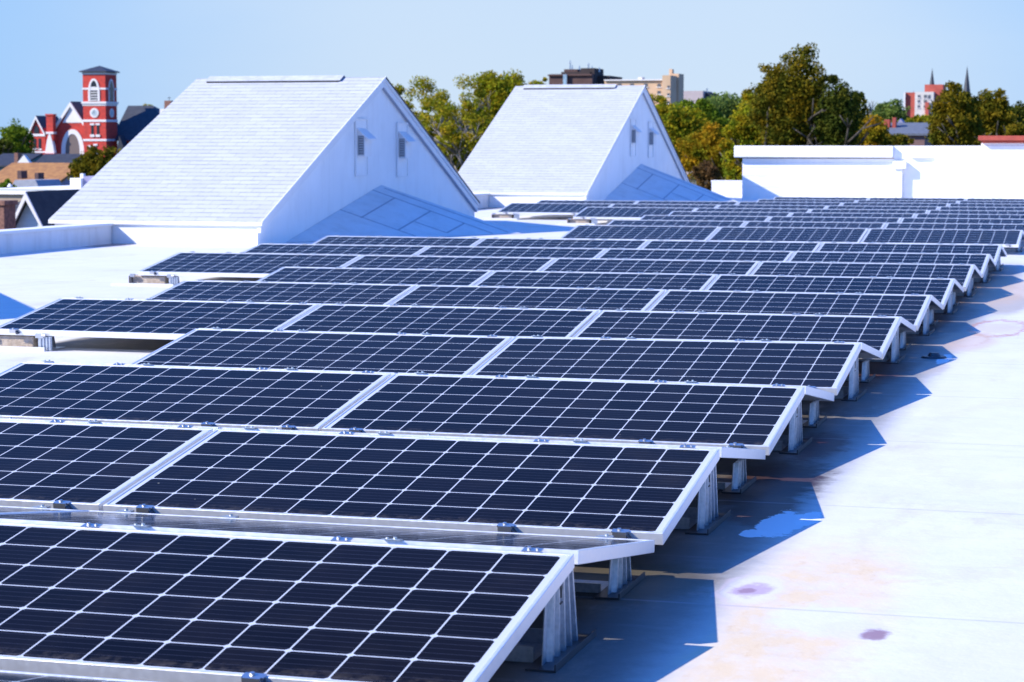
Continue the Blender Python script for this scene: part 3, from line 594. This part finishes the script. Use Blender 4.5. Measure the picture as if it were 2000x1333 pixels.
# church
YC=400
def cx_(p,Yv=YC): return wx(p,Yv,250)
ch=thing('church','red brick church with square bell tower, clock and pointed arch window','church',(cx_(185),YC,GZ))
ox,oy=ch.location.x,YC
def cz_(py,p=180,Yv=YC): return wz(py,p,Yv)-GZ
def cb(name,x0,x1,ytop,ybot,m,y0=0,y1=1,parent=None): # box from pixel columns/rows, depth range in metres behind YC
    par=parent or ch
    return box(name,(cx_(x0)-ox,cx_(x1)-ox,y0,y1,cz_(ybot),cz_(ytop)),m,par)
TW=cx_(207)-cx_(163)
# tower
tw=box('tower',(cx_(163)-ox,cx_(207)-ox,0,TW,0,cz_(142)),brick,ch)
def band(t_,b_,pr=.10,x0=163,x1=207):
    bm=B(); add_box(bm,cx_(x0)-ox-pr,cx_(x1)-ox+pr,-pr,TW+pr,cz_(b_),cz_(t_)); link('stone_band',bm,white,tw)
band(172,175.5); band(199,203,.28); band(203.2,207,.10); band(234,238.5); band(272,276); band(142.2,146,.08)
bm=B(); zt=cz_(140); xm=(cx_(163)+cx_(207))/2-ox; hw=TW/2+.55
add_box(bm,xm-hw,xm+hw,TW/2-hw,TW/2+hw,zt-.15,zt+.05)
v4=[bm.verts.new((xm+sx*hw,TW/2+sy_*hw,zt+.052)) for sx,sy_ in ((-1,-1),(1,-1),(1,1),(-1,1))]; ap=bm.verts.new((xm,TW/2,cz_(128)))
bm.faces.new(v4[::-1])
for i in range(4): bm.faces.new((v4[i],v4[(i+1)%4],ap))
link('tower_roof',bm,slate,ch)
def arch(cx,z0,w,h,grow=0,pts=10):
    """pointed arch outline (x,z), base at z0, half width w, total height h"""
    out=[(cx-w-grow,z0)]; sp=z0+h*.45; rise=h*.55+grow
    for i in range(pts+1):
        f=i/pts; out.append((cx-(w+grow)*math.cos(f*math.pi/2)**.9, sp+rise*math.sin(f*math.pi/2)**1.15))
    for i in range(pts-1,-1,-1):
        f=i/pts; out.append((cx+(w+grow)*math.cos(f*math.pi/2)**.9, sp+rise*math.sin(f*math.pi/2)**1.15))
    out.append((cx+w+grow,z0)); return out
def arch_win(cx,zb,w,h,trim,y,par,ax='y',m=glass,tname='window'):
    bm=B()
    a=arch(cx,zb,w,h,trim,8); b_=arch(cx,zb,w,h,0,8)
    y0,y1=(y-.16,y) 
    def P(p,t): return (p[0],t,p[1]) if ax=='y' else (t,p[0],p[1])
    O0=[bm.verts.new(P(p,y0)) for p in a]; I0=[bm.verts.new(P(p,y0)) for p in b_]; O1=[bm.verts.new(P(p,y1)) for p in a]; I1=[bm.verts.new(P(p,y1)) for p in b_]
    for i in range(len(a)-1):
        bm.faces.new((O0[i],O0[i+1],I0[i+1],I0[i])); bm.faces.new((O0[i],O1[i],O1[i+1],O0[i+1])); bm.faces.new((I0[i],I0[i+1],I1[i+1],I1[i]))
    w_=link(tname,bm,white,par)
    bm=B(); add_prism(bm,b_,ax,y-.06 if ax=='y' else y-.02,y-.01 if ax=='y' else y+.03); link('pane',bm,m,w_); return w_
bx=cx_(185)-ox; zz=cz_(199)
wv=arch_win(bx,cz_(198),TW*.17,cz_(158)-cz_(198),.42,-.005,tw)
bm=B()
for k in range(6): add_box(bm,bx-TW*.16,bx+TW*.16,-.13,-.07,cz_(197-k*5)+.0,cz_(195.2-k*5))
link('louvre',bm,white,wv)
# east face window and clock
def eastarch(zb,w,h):
    bm=B(); add_prism(bm,arch(TW/2,zb,w+.35,h+.4,0,8),'x',cx_(207)-ox+.004,cx_(207)-ox+.10); e=link('window',bm,white,tw)
    bm=B(); add_prism(bm,arch(TW/2,zb,w,h,0,8),'x',cx_(207)-ox+.102,cx_(207)-ox+.13); link('pane',bm,glass,e)
eastarch(cz_(198),TW*.17,cz_(158)-cz_(198))
def clock(cxx,czz,r,ax):
    bm=B()
    if ax=='y': add_tube(bm,(cxx,-.14,czz),(cxx,-.005,czz),r,r,28)
    else: add_tube(bm,(cx_(207)-ox+.14,cxx,czz),(cx_(207)-ox+.004,cxx,czz),r,r,28)
    c=link('clock',bm,white,tw)
    bm=B()
    if ax=='y': add_tube(bm,(cxx,-.17,czz),(cxx,-.142,czz),r*.66,r*.66,24)
    else: add_tube(bm,(cx_(207)-ox+.17,cxx,czz),(cx_(207)-ox+.142,cxx,czz),r*.66,r*.66,24)
    link('clock_face',bm,mat('clock_dial',(.42,.50,.56),.5),c)
    if ax=='y':
        bm=B(); add_box(bm,cxx-.04,cxx+.06,-.20,-.172,czz-.05,czz+r*.58); add_box(bm,cxx-.45*r,cxx+.05,-.20,-.172,czz-.10,czz+.0); link('clock_hand',bm,glass,c)
clock(bx-.0,cz_(221),.98,'y'); clock(TW/2,cz_(221),.9,'x')
for (a,b_,t_,bo) in ((178,183,245,263),(189,194,245,263),(184,188.5,285,299),(172,178.5,288,300)):
    w_=cb('window',a,b_,t_,bo,glass,-.06,-.004,tw); cb('sill',a-1.6,b_+1.6,bo+.1,bo+5,white,-.2,-.004,w_); cb('lintel',a-1.6,b_+1.6,t_-3.6,t_-.1,white,-.15,-.004,w_)
# main gable front
bm=B(); F=.6
pl=[(cx_(108)-ox,0),(cx_(162.5)-ox,0),(cx_(162.5)-ox,cz_(243)),(cx_(137)-ox,cz_(203)),(cx_(108)-ox,cz_(250))]
add_prism(bm,pl,'y',F,F+14); nave=link('nave_wall',bm,brick,ch)
bm=B(); add_prism(bm,[(cx_(120)-ox,cz_(240)),(cx_(162)-ox,cz_(240)),(cx_(161)-ox,cz_(238)),(cx_(137.5)-ox,cz_(207))],'y',F-.12,F-.004); link('gable_panel',bm,white,nave)
for pa,pb,sgn in (((137,199),(104,250),0),((137,199),(167,246),1)):
    bm=B(); A_=(cx_(pa[0])-ox,cz_(pa[1])); B_=(cx_(pb[0])-ox,cz_(pb[1])); add_prism(bm,[A_,B_,(B_[0],B_[1]-.75),(A_[0],A_[1]-.95)],'y',F-.5,F-.124); link('barge_board',bm,white,nave)
for pb in ((104,250),(170,250)):
    bm=B(); A_=(cx_(137)-ox,cz_(198)); B_=(cx_(pb[0])-ox,cz_(pb[1])); add_prism(bm,[A_,B_,(B_[0],B_[1]-.3),(A_[0],A_[1]-.35)],'y',F-.12,F+15); link('nave_roof',bm,slate,ch)
arch_win(cx_(139)-ox,cz_(318),cx_(153)-cx_(139),cz_(262)-cz_(318),.95,F-.005,nave,m=mat('tracery_glass',(.16,.12,.11),.5))
# left wing, chimney, buttress
L0=-.6
bm=B(); add_prism(bm,[(cx_(60)-ox,0),(cx_(91)-ox,0),(cx_(91)-ox,cz_(258)),(cx_(74.5)-ox,cz_(231)),(cx_(60)-ox,cz_(258))],'y',L0,L0+7); lw=link('wing_wall',bm,brick,ch)
for pb in ((58,262),(92,262)):
    bm=B(); A_=(cx_(74.5)-ox,cz_(226)); B_=(cx_(pb[0])-ox,cz_(pb[1])); add_prism(bm,[A_,B_,(B_[0],B_[1]-.4),(A_[0],A_[1]-.45)],'y',L0-.3,L0+9); rf=link('wing_roof',bm,slate,ch)
    bm=B(); add_prism(bm,[(A_[0],A_[1]-.02),(B_[0],B_[1]-.02),(B_[0],B_[1]-.6),(A_[0],A_[1]-.7)],'y',L0-.42,L0-.305); link('barge_board',bm,white,rf)
for (t_,bo) in ((262,266.5),(296,299)): cb('stone_band',59.5,91.5,t_,bo,white,L0-.12,L0-.004,lw)
for a in (68,77.5): w_=cb('window',a,a+5,271,290,glass,L0-.08,L0-.004,lw); cb('sill',a-1,a+6,290.2,294,white,L0-.16,L0-.004,w_)
bm=B(); add_prism(bm,arch(cx_(74.5)-ox,cz_(261),.55,1.6,0,6),'y',L0-.1,L0-.004); link('attic_window',bm,glass,lw)
c_=cb('chimney_stack',96,109,226,275,brick,-1.2,0); cb('chimney_cap',94.5,110.5,223,226,brick,-1.35,.15,c_); cb('stone_band',95,110,258,262,white,-1.33,.1,c_)
bm=B(); add_prism(bm,[(cx_(93)-ox,cz_(300)),(cx_(111)-ox,cz_(300)),(cx_(109)-ox,cz_(285)),(cx_(104)-ox,cz_(262.5)),(cx_(101)-ox,cz_(262.5)),(cx_(97)-ox,cz_(275))],'y',-1.3,-.3); link('buttress',bm,white,ch)
cb('link_wall',91.2,108,262,360,brick,.2,5)
cb('side_porch',92,112,300,360,brick,-1.6,-.2); cb('lower_wall',108.3,160,318,360,brick,-.4,.55)
p_=cb('porch',123,160,302,345,mat('porch_stone',(.45,.45,.47),.8),-3.5,-.45); cb('porch_door',128,150,318,345,mat('porch_door_red',(.20,.08,.06),.7),-3.56,-3.504,p_); cb('porch_top',121,161,301,303.5,mat('porch_slate',(.06,.07,.09),.7),-3.8,-.45,p_)
cb('side_door',172,177,300,330,glass,-.1,-.003,tw)
# main body of the church east of the tower under a hipped slate roof
bm=B(); x1_=cx_(207)-ox+.2; xr=cx_(298)-ox+2
add_box(bm,x1_,xr,TW+1,TW+20,0,cz_(262)); link('hall_wall',bm,brick,ch)
bm=B(); ez=cz_(275); rz_=cz_(205); yA,yB=TW-1.5,TW+21; ym_=(yA+yB)/2
v=[bm.verts.new(p) for p in ((x1_-1,yA,ez),(xr+2,yA,ez),(xr+2,yB,ez),(x1_-1,yB,ez),(x1_-1,ym_-3,rz_),(cx_(250)-ox,ym_-3,rz_))]
for f in ((0,1,5,4),(1,2,5),(2,3,4,5),(3,0,4),(3,2,1,0)): bm.faces.new([v[i] for i in f])
link('hall_roof',bm,slate,ch)
bm=B(); add_prism(bm,[(x1_+1.5,cz_(300)),(x1_+3.6,cz_(300)),(x1_+2.2,cz_(265))],'y',TW-4,TW-1.6); link('side_gable',bm,navy,ch)

def house(name,label,pxl,pxr,ridge,eave,Y,depth,roofm,wallm_,gable_face=False,over=.3,axis='x',cat='house',base=None,group=None):
    """axis 'x': ridge runs left-right; 'y': gable faces the camera"""
    xl,xr=wx(pxl,Y,eave),wx(pxr,Y,eave); xm=(xl+xr)/2; zr_=wz(ridge,(pxl+pxr)/2,Y+(depth/2 if axis=='x' else 0)); zeave=wz(eave,(pxl+pxr)/2,Y)
    t=thing(name,label,cat,(xm,Y,GZ),group=group); hw=(xr-xl)/2; zr_-=GZ; zeave-=GZ
    if axis=='x':
        bm=B(); add_prism(bm,[(0,0),(depth,0),(depth,zeave),(depth/2,zr_-.12),(0,zeave)],'x',-hw,hw); w_=link('wall',bm,wallm_,t)
        for s_ in (0,1):
            y0,y1=(-over,depth/2) if s_==0 else (depth+over,depth/2); dz=(zr_-zeave)*over/(depth/2)
            bm=B(); add_prism(bm,[(y0,zeave-dz),(y1,zr_),(y1,zr_-.2),(y0,zeave-dz-.2)],'x',-hw-over,hw+over); r_=link('roof',bm,roofm,t)
    else:
        bm=B(); add_prism(bm,[(-hw,0),(hw,0),(hw,zeave),(0,zr_-.15),(-hw,zeave)],'y',0,depth); w_=link('wall',bm,wallm_,t)
        for s_ in (-1,1):
            dz=(zr_-zeave)*over/hw
            bm=B(); add_prism(bm,[(s_*(hw+over),zeave-dz),(0,zr_),(0,zr_-.2),(s_*(hw+over),zeave-dz-.2)],'y',-over,depth); r_=link('roof',bm,roofm,t)
            bm=B(); add_prism(bm,[(s_*(hw+over),zeave-dz-.02),(0,zr_-.02),(0,zr_-.34),(s_*(hw+over),zeave-dz-.34)],'y',-over-.06,-over-.003); link('barge_board',bm,white,r_)
    return t
# dark-roofed house close behind the parapet, with its white gable and chimney
h=house('house','dark-shingled house with white-trimmed gable, just behind the parapet',-60,150,378,447,50,9,greyroof,paleblue)
lx,ly,lz=h.location
A_=(wx(62,49,380)-lx,wz(381,62,49)-GZ); L_=(wx(31,49,437)-lx,wz(446,31,49)-GZ); R_=(wx(96,49,437)-lx,wz(446,96,49)-GZ)
bm=B(); add_prism(bm,[A_,L_,R_],'y',-1.1,3.5); dg=link('dormer_gable',bm,paleblue,h)
for q_ in (L_,R_):
    e=(q_[0]-A_[0])*.06; bm=B(); add_prism(bm,[(A_[0],A_[1]+.10),(q_[0]+e,q_[1]),(q_[0]-e*1.2,q_[1]),(A_[0],A_[1]-.06)],'y',-1.30,4.0); d_=link('dormer_roof',bm,greyroof,h)
    bm=B(); add_prism(bm,[(A_[0],A_[1]+.09),(q_[0]+e,q_[1]-.02),(q_[0]-e*1.4,q_[1]-.02),(A_[0],A_[1]-.12)],'y',-1.36,-1.303); link('barge_board',bm,white,d_)
bm=B(); a0,a1=wx(-8,47,400)-lx,wx(15,47,400)-lx; zt_=wz(392,5,47)-GZ; add_box(bm,a0,a1,-3.2,-2.6,0,zt_-.12); add_box(bm,a0-.04,a1+.05,-3.25,-2.55,zt_-.118,zt_); link('chimney',bm,redb,h)
# flat white roof behind it
Yf=72
t=thing('flat_roof_building','flat-roofed white building with a white chimney, behind the dark-shingled house','building',(wx(60,Yf),Yf,GZ)); fx=t.location.x
x0,x1=wx(-60,Yf,375)-fx,wx(210,Yf,375)-fx; zt_=wz(371,60,Yf)-GZ
box('wall',(x0,x1,0,14,0,zt_-.182),noisy('tan_wall',(.42,.33,.24),(.36,.28,.2),2,.9),t); box('roof',(x0-.1,x1,-.12,14.1,zt_-.18,zt_),wallm,t); box('coping',(x0-.1,x1,-.14,.1,zt_+.002,zt_+.03),trimm,t)
bm=B(); add_prism(bm,[(wx(108,Yf)-fx,zt_-.30),(wx(150,Yf)-fx,zt_-.30),(wx(150,Yf)-fx,zt_-.75),(wx(118,Yf)-fx,zt_-.75)],'y',-.35,-.125); link('eave_block',bm,wallm,t)
a0,a1=wx(89,Yf,360)-fx,wx(110,Yf,360)-fx; box('chimney',(a0,a1,2,3,zt_+.002,wz(350,100,Yf)-GZ),trimm,t); box('vent_pipe',(wx(101,Yf)-fx,wx(107,Yf)-fx,2.3,2.5,wz(350,100,Yf)-GZ+.002,wz(341,100,Yf)-GZ),trimm,t); box('flue_box',(a1+.01,wx(130,Yf)-fx,2.2,3.4,zt_+.002,wz(346,100,Yf)-GZ),lilac,t)
for q_,tp in ((18,359),(146,353)):
    bm=B(); zz=wz(tp,q_,Yf+5)-GZ; add_tube(bm,(wx(q_,Yf+5)-fx,5,zt_+.002),(wx(q_,Yf+5)-fx,5,zz),.13,.03,8); link('roof_vent',bm,trimm,t)
h=house('house','brown-roofed house with lilac siding below the church',-40,92,318,366,140,11,brownroof,lilac); lx=h.location.x
for (a,b_,tp,bo) in ((26,34,334,350),(60,67,338,352)): 
    bm=B(); add_box(bm,wx(a,139)-lx,wx(b_,139)-lx,-.5,.4,wz(bo,a,139)-GZ,wz(tp,a,139)-GZ); link('dormer',bm,mauve,h)
bm=B(); add_prism(bm,[(wx(28,133)-lx,wz(352,28,133)-GZ),(wx(68,133)-lx,wz(352,68,133)-GZ),(wx(74,133)-lx,wz(366,74,133)-GZ),(wx(20,133)-lx,wz(366,20,133)-GZ)],'y',-7,-3.5); link('porch_roof',bm,noisy('grey_felt',(.36,.38,.44),(.3,.32,.38),3,.9),h)
h=house('house','navy-roofed house with a pale gable between brown roof and church',36,104,301,352,190,12,navy,lilac); lx=h.location.x
bm=B(); ap_=(wx(50,189)-lx,wz(303,50,189)-GZ); add_prism(bm,[ap_,(wx(34,189)-lx,wz(322,34,189)-GZ),(wx(64,189)-lx,wz(322,64,189)-GZ)],'y',-1.4,-.9); link('dormer_gable',bm,white,h)
h=house('house','far dark-roofed house with teal wall at the left frame edge',-30,38,300,322,230,10,navy,noisy('teal_siding',(.10,.20,.20),(.08,.16,.17),2,.9)); lx=h.location.x
box('chimney',(wx(29,229)-lx,wx(36,229)-lx,-1.2,-.2,0,wz(299,33,229)-GZ),redb,h)
h=house('house','house behind the church with a brick chimney and antenna',300,360,226,262,300,10,noisy('tan_roof',(.30,.20,.15),(.25,.16,.12),2,.9),white); lx=h.location.x
ck=box('chimney',(wx(322,299)-lx,wx(335,299)-lx,-1,0,0,wz(197,328,299)-GZ),redb,h); bm=B(); add_tube(bm,(wx(329,299)-lx,-.5,wz(197,328,299)-GZ),(wx(329,299)-lx,-.5,wz(189,328,299)-GZ),.05,.03,6); add_box(bm,wx(326,299)-lx,wx(332,299)-lx,-.52,-.48,wz(192,328,299)-GZ,wz(191,328,299)-GZ); link('antenna',bm,darkst,ck)
box('white_dormer',(wx(312,299)-lx,wx(322,299)-lx,-.8,2,0,wz(213,318,299)-GZ),white,h)
h=house('house','slate-roofed brick house with red chimneys between the tree groups',1728,1806,240,260,200,12,noisy('blue_slate',(.13,.15,.19),(.10,.115,.15),3,.8),noisy('mauve_brick',(.22,.13,.12),(.17,.10,.10),5,.9)); lx=h.location.x
for (a,b_,tp) in ((1728,1739,234),(1744,1751,230)): box('chimney',(wx(a,204)-lx,wx(b_,204)-lx,3,4,0,wz(tp,a,204)-GZ),mat('chimney_red',(.36,.07,.05),.8),h)
bm=B(); add_prism(bm,[(wx(1751,212)-lx,0),(wx(1765,212)-lx,0),(wx(1765,212)-lx,wz(242,1760,212)-GZ),(wx(1757,212)-lx,wz(232,1757,212)-GZ),(wx(1751,212)-lx,wz(242,1752,212)-GZ)],'y',12.1,14); link('rear_gable',bm,lilac,h)

fglass=mat('distant_window',(.10,.11,.13),.3)
def tower_block(name,label,Y,parts,wins=(),cat='apartment building',extra=None):
    """parts: (name,px0,px1,top,depth0,depth1,material)"""
    xm=wx((parts[0][1]+parts[0][2])/2,Y); t=thing(name,label,cat,(xm,Y,GZ)); d={}
    for (nm,a,b_,tp,d0,d1,m) in parts:
        d[nm]=box(nm,(wx(a,Y)-xm,wx(b_,Y)-xm,d0,d1,0 if nm!='parapet' else wz(tp+2.5,(a+b_)/2,Y)-GZ,wz(tp,(a+b_)/2,Y)-GZ),m,t)
    for (pn,a,b_,tp,bo,dd) in wins:
        w_=box('window',(wx(a,Y)-xm,wx(b_,Y)-xm,dd-.08,dd-.01,wz(bo,a,Y)-GZ,wz(tp,a,Y)-GZ),fglass,d[pn])
        box('sill',(wx(a,Y)-xm-.2,wx(b_,Y)-xm+.2,dd-.2,dd-.01,wz(bo,a,Y)-GZ-.2,wz(bo,a,Y)-GZ-.01),white,w_)
    return t,d,xm
brown=noisy('brown_brick',(.115,.065,.058),(.09,.05,.046),.5,.9); dk=noisy('dark_brick',(.05,.035,.035),(.04,.03,.03),.5,.9); beige=noisy('beige_brick',(.66,.45,.29),(.58,.40,.25),.4,.9); pink=noisy('pale_pink_wall',(.50,.42,.42),(.45,.38,.38),.4,.9)
t,d,xm=tower_block('apartment_block','dark brown apartment block with rooftop antennas behind the smaller gable',600,[('wall',1072,1156,145,0,16,brown),('side_wing',1157,1180,147,6,22,dk),('penthouse',1096,1122,135,3,12,brown),('machine_room',1130,1157,133,2,13,dk),('rooftop_slab',1094,1150,140.5,1,14,dk),('parapet',1070,1156,146,-.6,-.05,brown)])
box('stair_glazing',(wx(1101,600)-xm,wx(1108,600)-xm,-.95,-.65,0,wz(146,1104,600)-GZ),noisy('pale_glazing',(.35,.5,.6),(.2,.3,.4),1,.3),t)
bm=B()
for (a,tp) in ((1103,117),(1107,126),(1121,127),(1139,122),(1146,128),(1160,130)): add_tube(bm,(wx(a,600)-xm,6,wz(140,a,600)-GZ),(wx(a,600)-xm,6,wz(tp,a,600)-GZ),.28,.12,5)
for (a,tp) in ((1103,122),(1139,126)): add_tube(bm,(wx(a-3,600)-xm,6,wz(tp,a,600)-GZ),(wx(a+3,600)-xm,6,wz(tp-1,a,600)-GZ),.1,.1,5)
link('antenna',bm,steel,t)
ws=[('wall',a,a+7,tp,tp+6,0) for a in (1206,1230,1257,1283) for tp in (164,178,192)]+[('tower',a,a+4,tp,tp+5,-2) for a in (1306,) for tp in (168,183,198)]
t,d,xm=tower_block('apartment_block','beige brick apartment building with a taller stair tower at right',500,[('wall',1180,1298,157,0,8,beige),('tower',1296,1312,148,-2,5,beige),('tower_rear',1303,1316,143,5.1,11,beige),('chimney',1297,1303,134,5.1,7,beige),('parapet',1180,1296,155.5,-.5,-.05,white),('rooftop_unit',1236,1244,150,5,8,white),('roof_hut',1284,1290,147,5,8,white)],ws)
t,d,xm=tower_block('apartment_block','pale pink low block right of the beige apartment building',700,[('wall',1328,1372,178,0,16,pink),('dark_hut',1372.5,1382,181,3,16,navy),('roof_mast',1372.5,1374.5,172,5,6,steel)])
redt=noisy('tower_red_brick',(.48,.10,.07),(.40,.08,.06),.4,.9); cream=noisy('cream_wall',(.66,.62,.58),(.58,.55,.52),.4,.9)
ws=[('front_wall',1791,1796,tp,tp+5,-.6) for tp in (186,196,206)]+[('front_wall',1803,1809,tp,tp+6,-.6) for tp in (186,196,206)]+[('front_wall',1811,1816,186,194,-.6)]
t,d,xm=tower_block('apartment_block','red and white tower block left of the two steeples',700,[('side_wall',1765,1785,181,0,16,redt),('front_wall',1785.5,1822,180,-.6,14,cream),('core',1802,1838,165,3,15,redt),('corner_strip',1764,1767,181,-1,-.1,white),('brick_strip',1806,1813,200,-1.4,-.7,redt),('roof_mast',1779,1780,177,4,5,steel)],ws)
for i,(px,tp,Yv,lb) in enumerate(((1818,134,800,'slim dark church steeple in front of the red and white tower'),(1886,130,800,'second dark church steeple, farther right above the olive tree'))):
    xm=wx(px,Yv); t=thing('church_steeple',lb,'steeple',(xm,Yv,GZ),group='pair of dark steeples'); bm=B(); zb_=wz(186,px,Yv)-GZ; zt_=wz(tp+4,px,Yv)-GZ; hw=wx(px+7.5,Yv)-xm
    add_box(bm,-hw*.95,hw*.95,-hw*.95,hw*.95,0,zb_); link('tower',bm,brown,t)
    bm=B(); add_tube(bm,(0,0,zb_+.01),(0,0,zt_),hw*1.05,.12,8); sp_=link('spire',bm,slate,t); bm=B(); add_tube(bm,(0,0,zt_-.5),(0,0,wz(tp,px,Yv)-GZ),.14,.06,5); link('finial',bm,darkst,sp_)
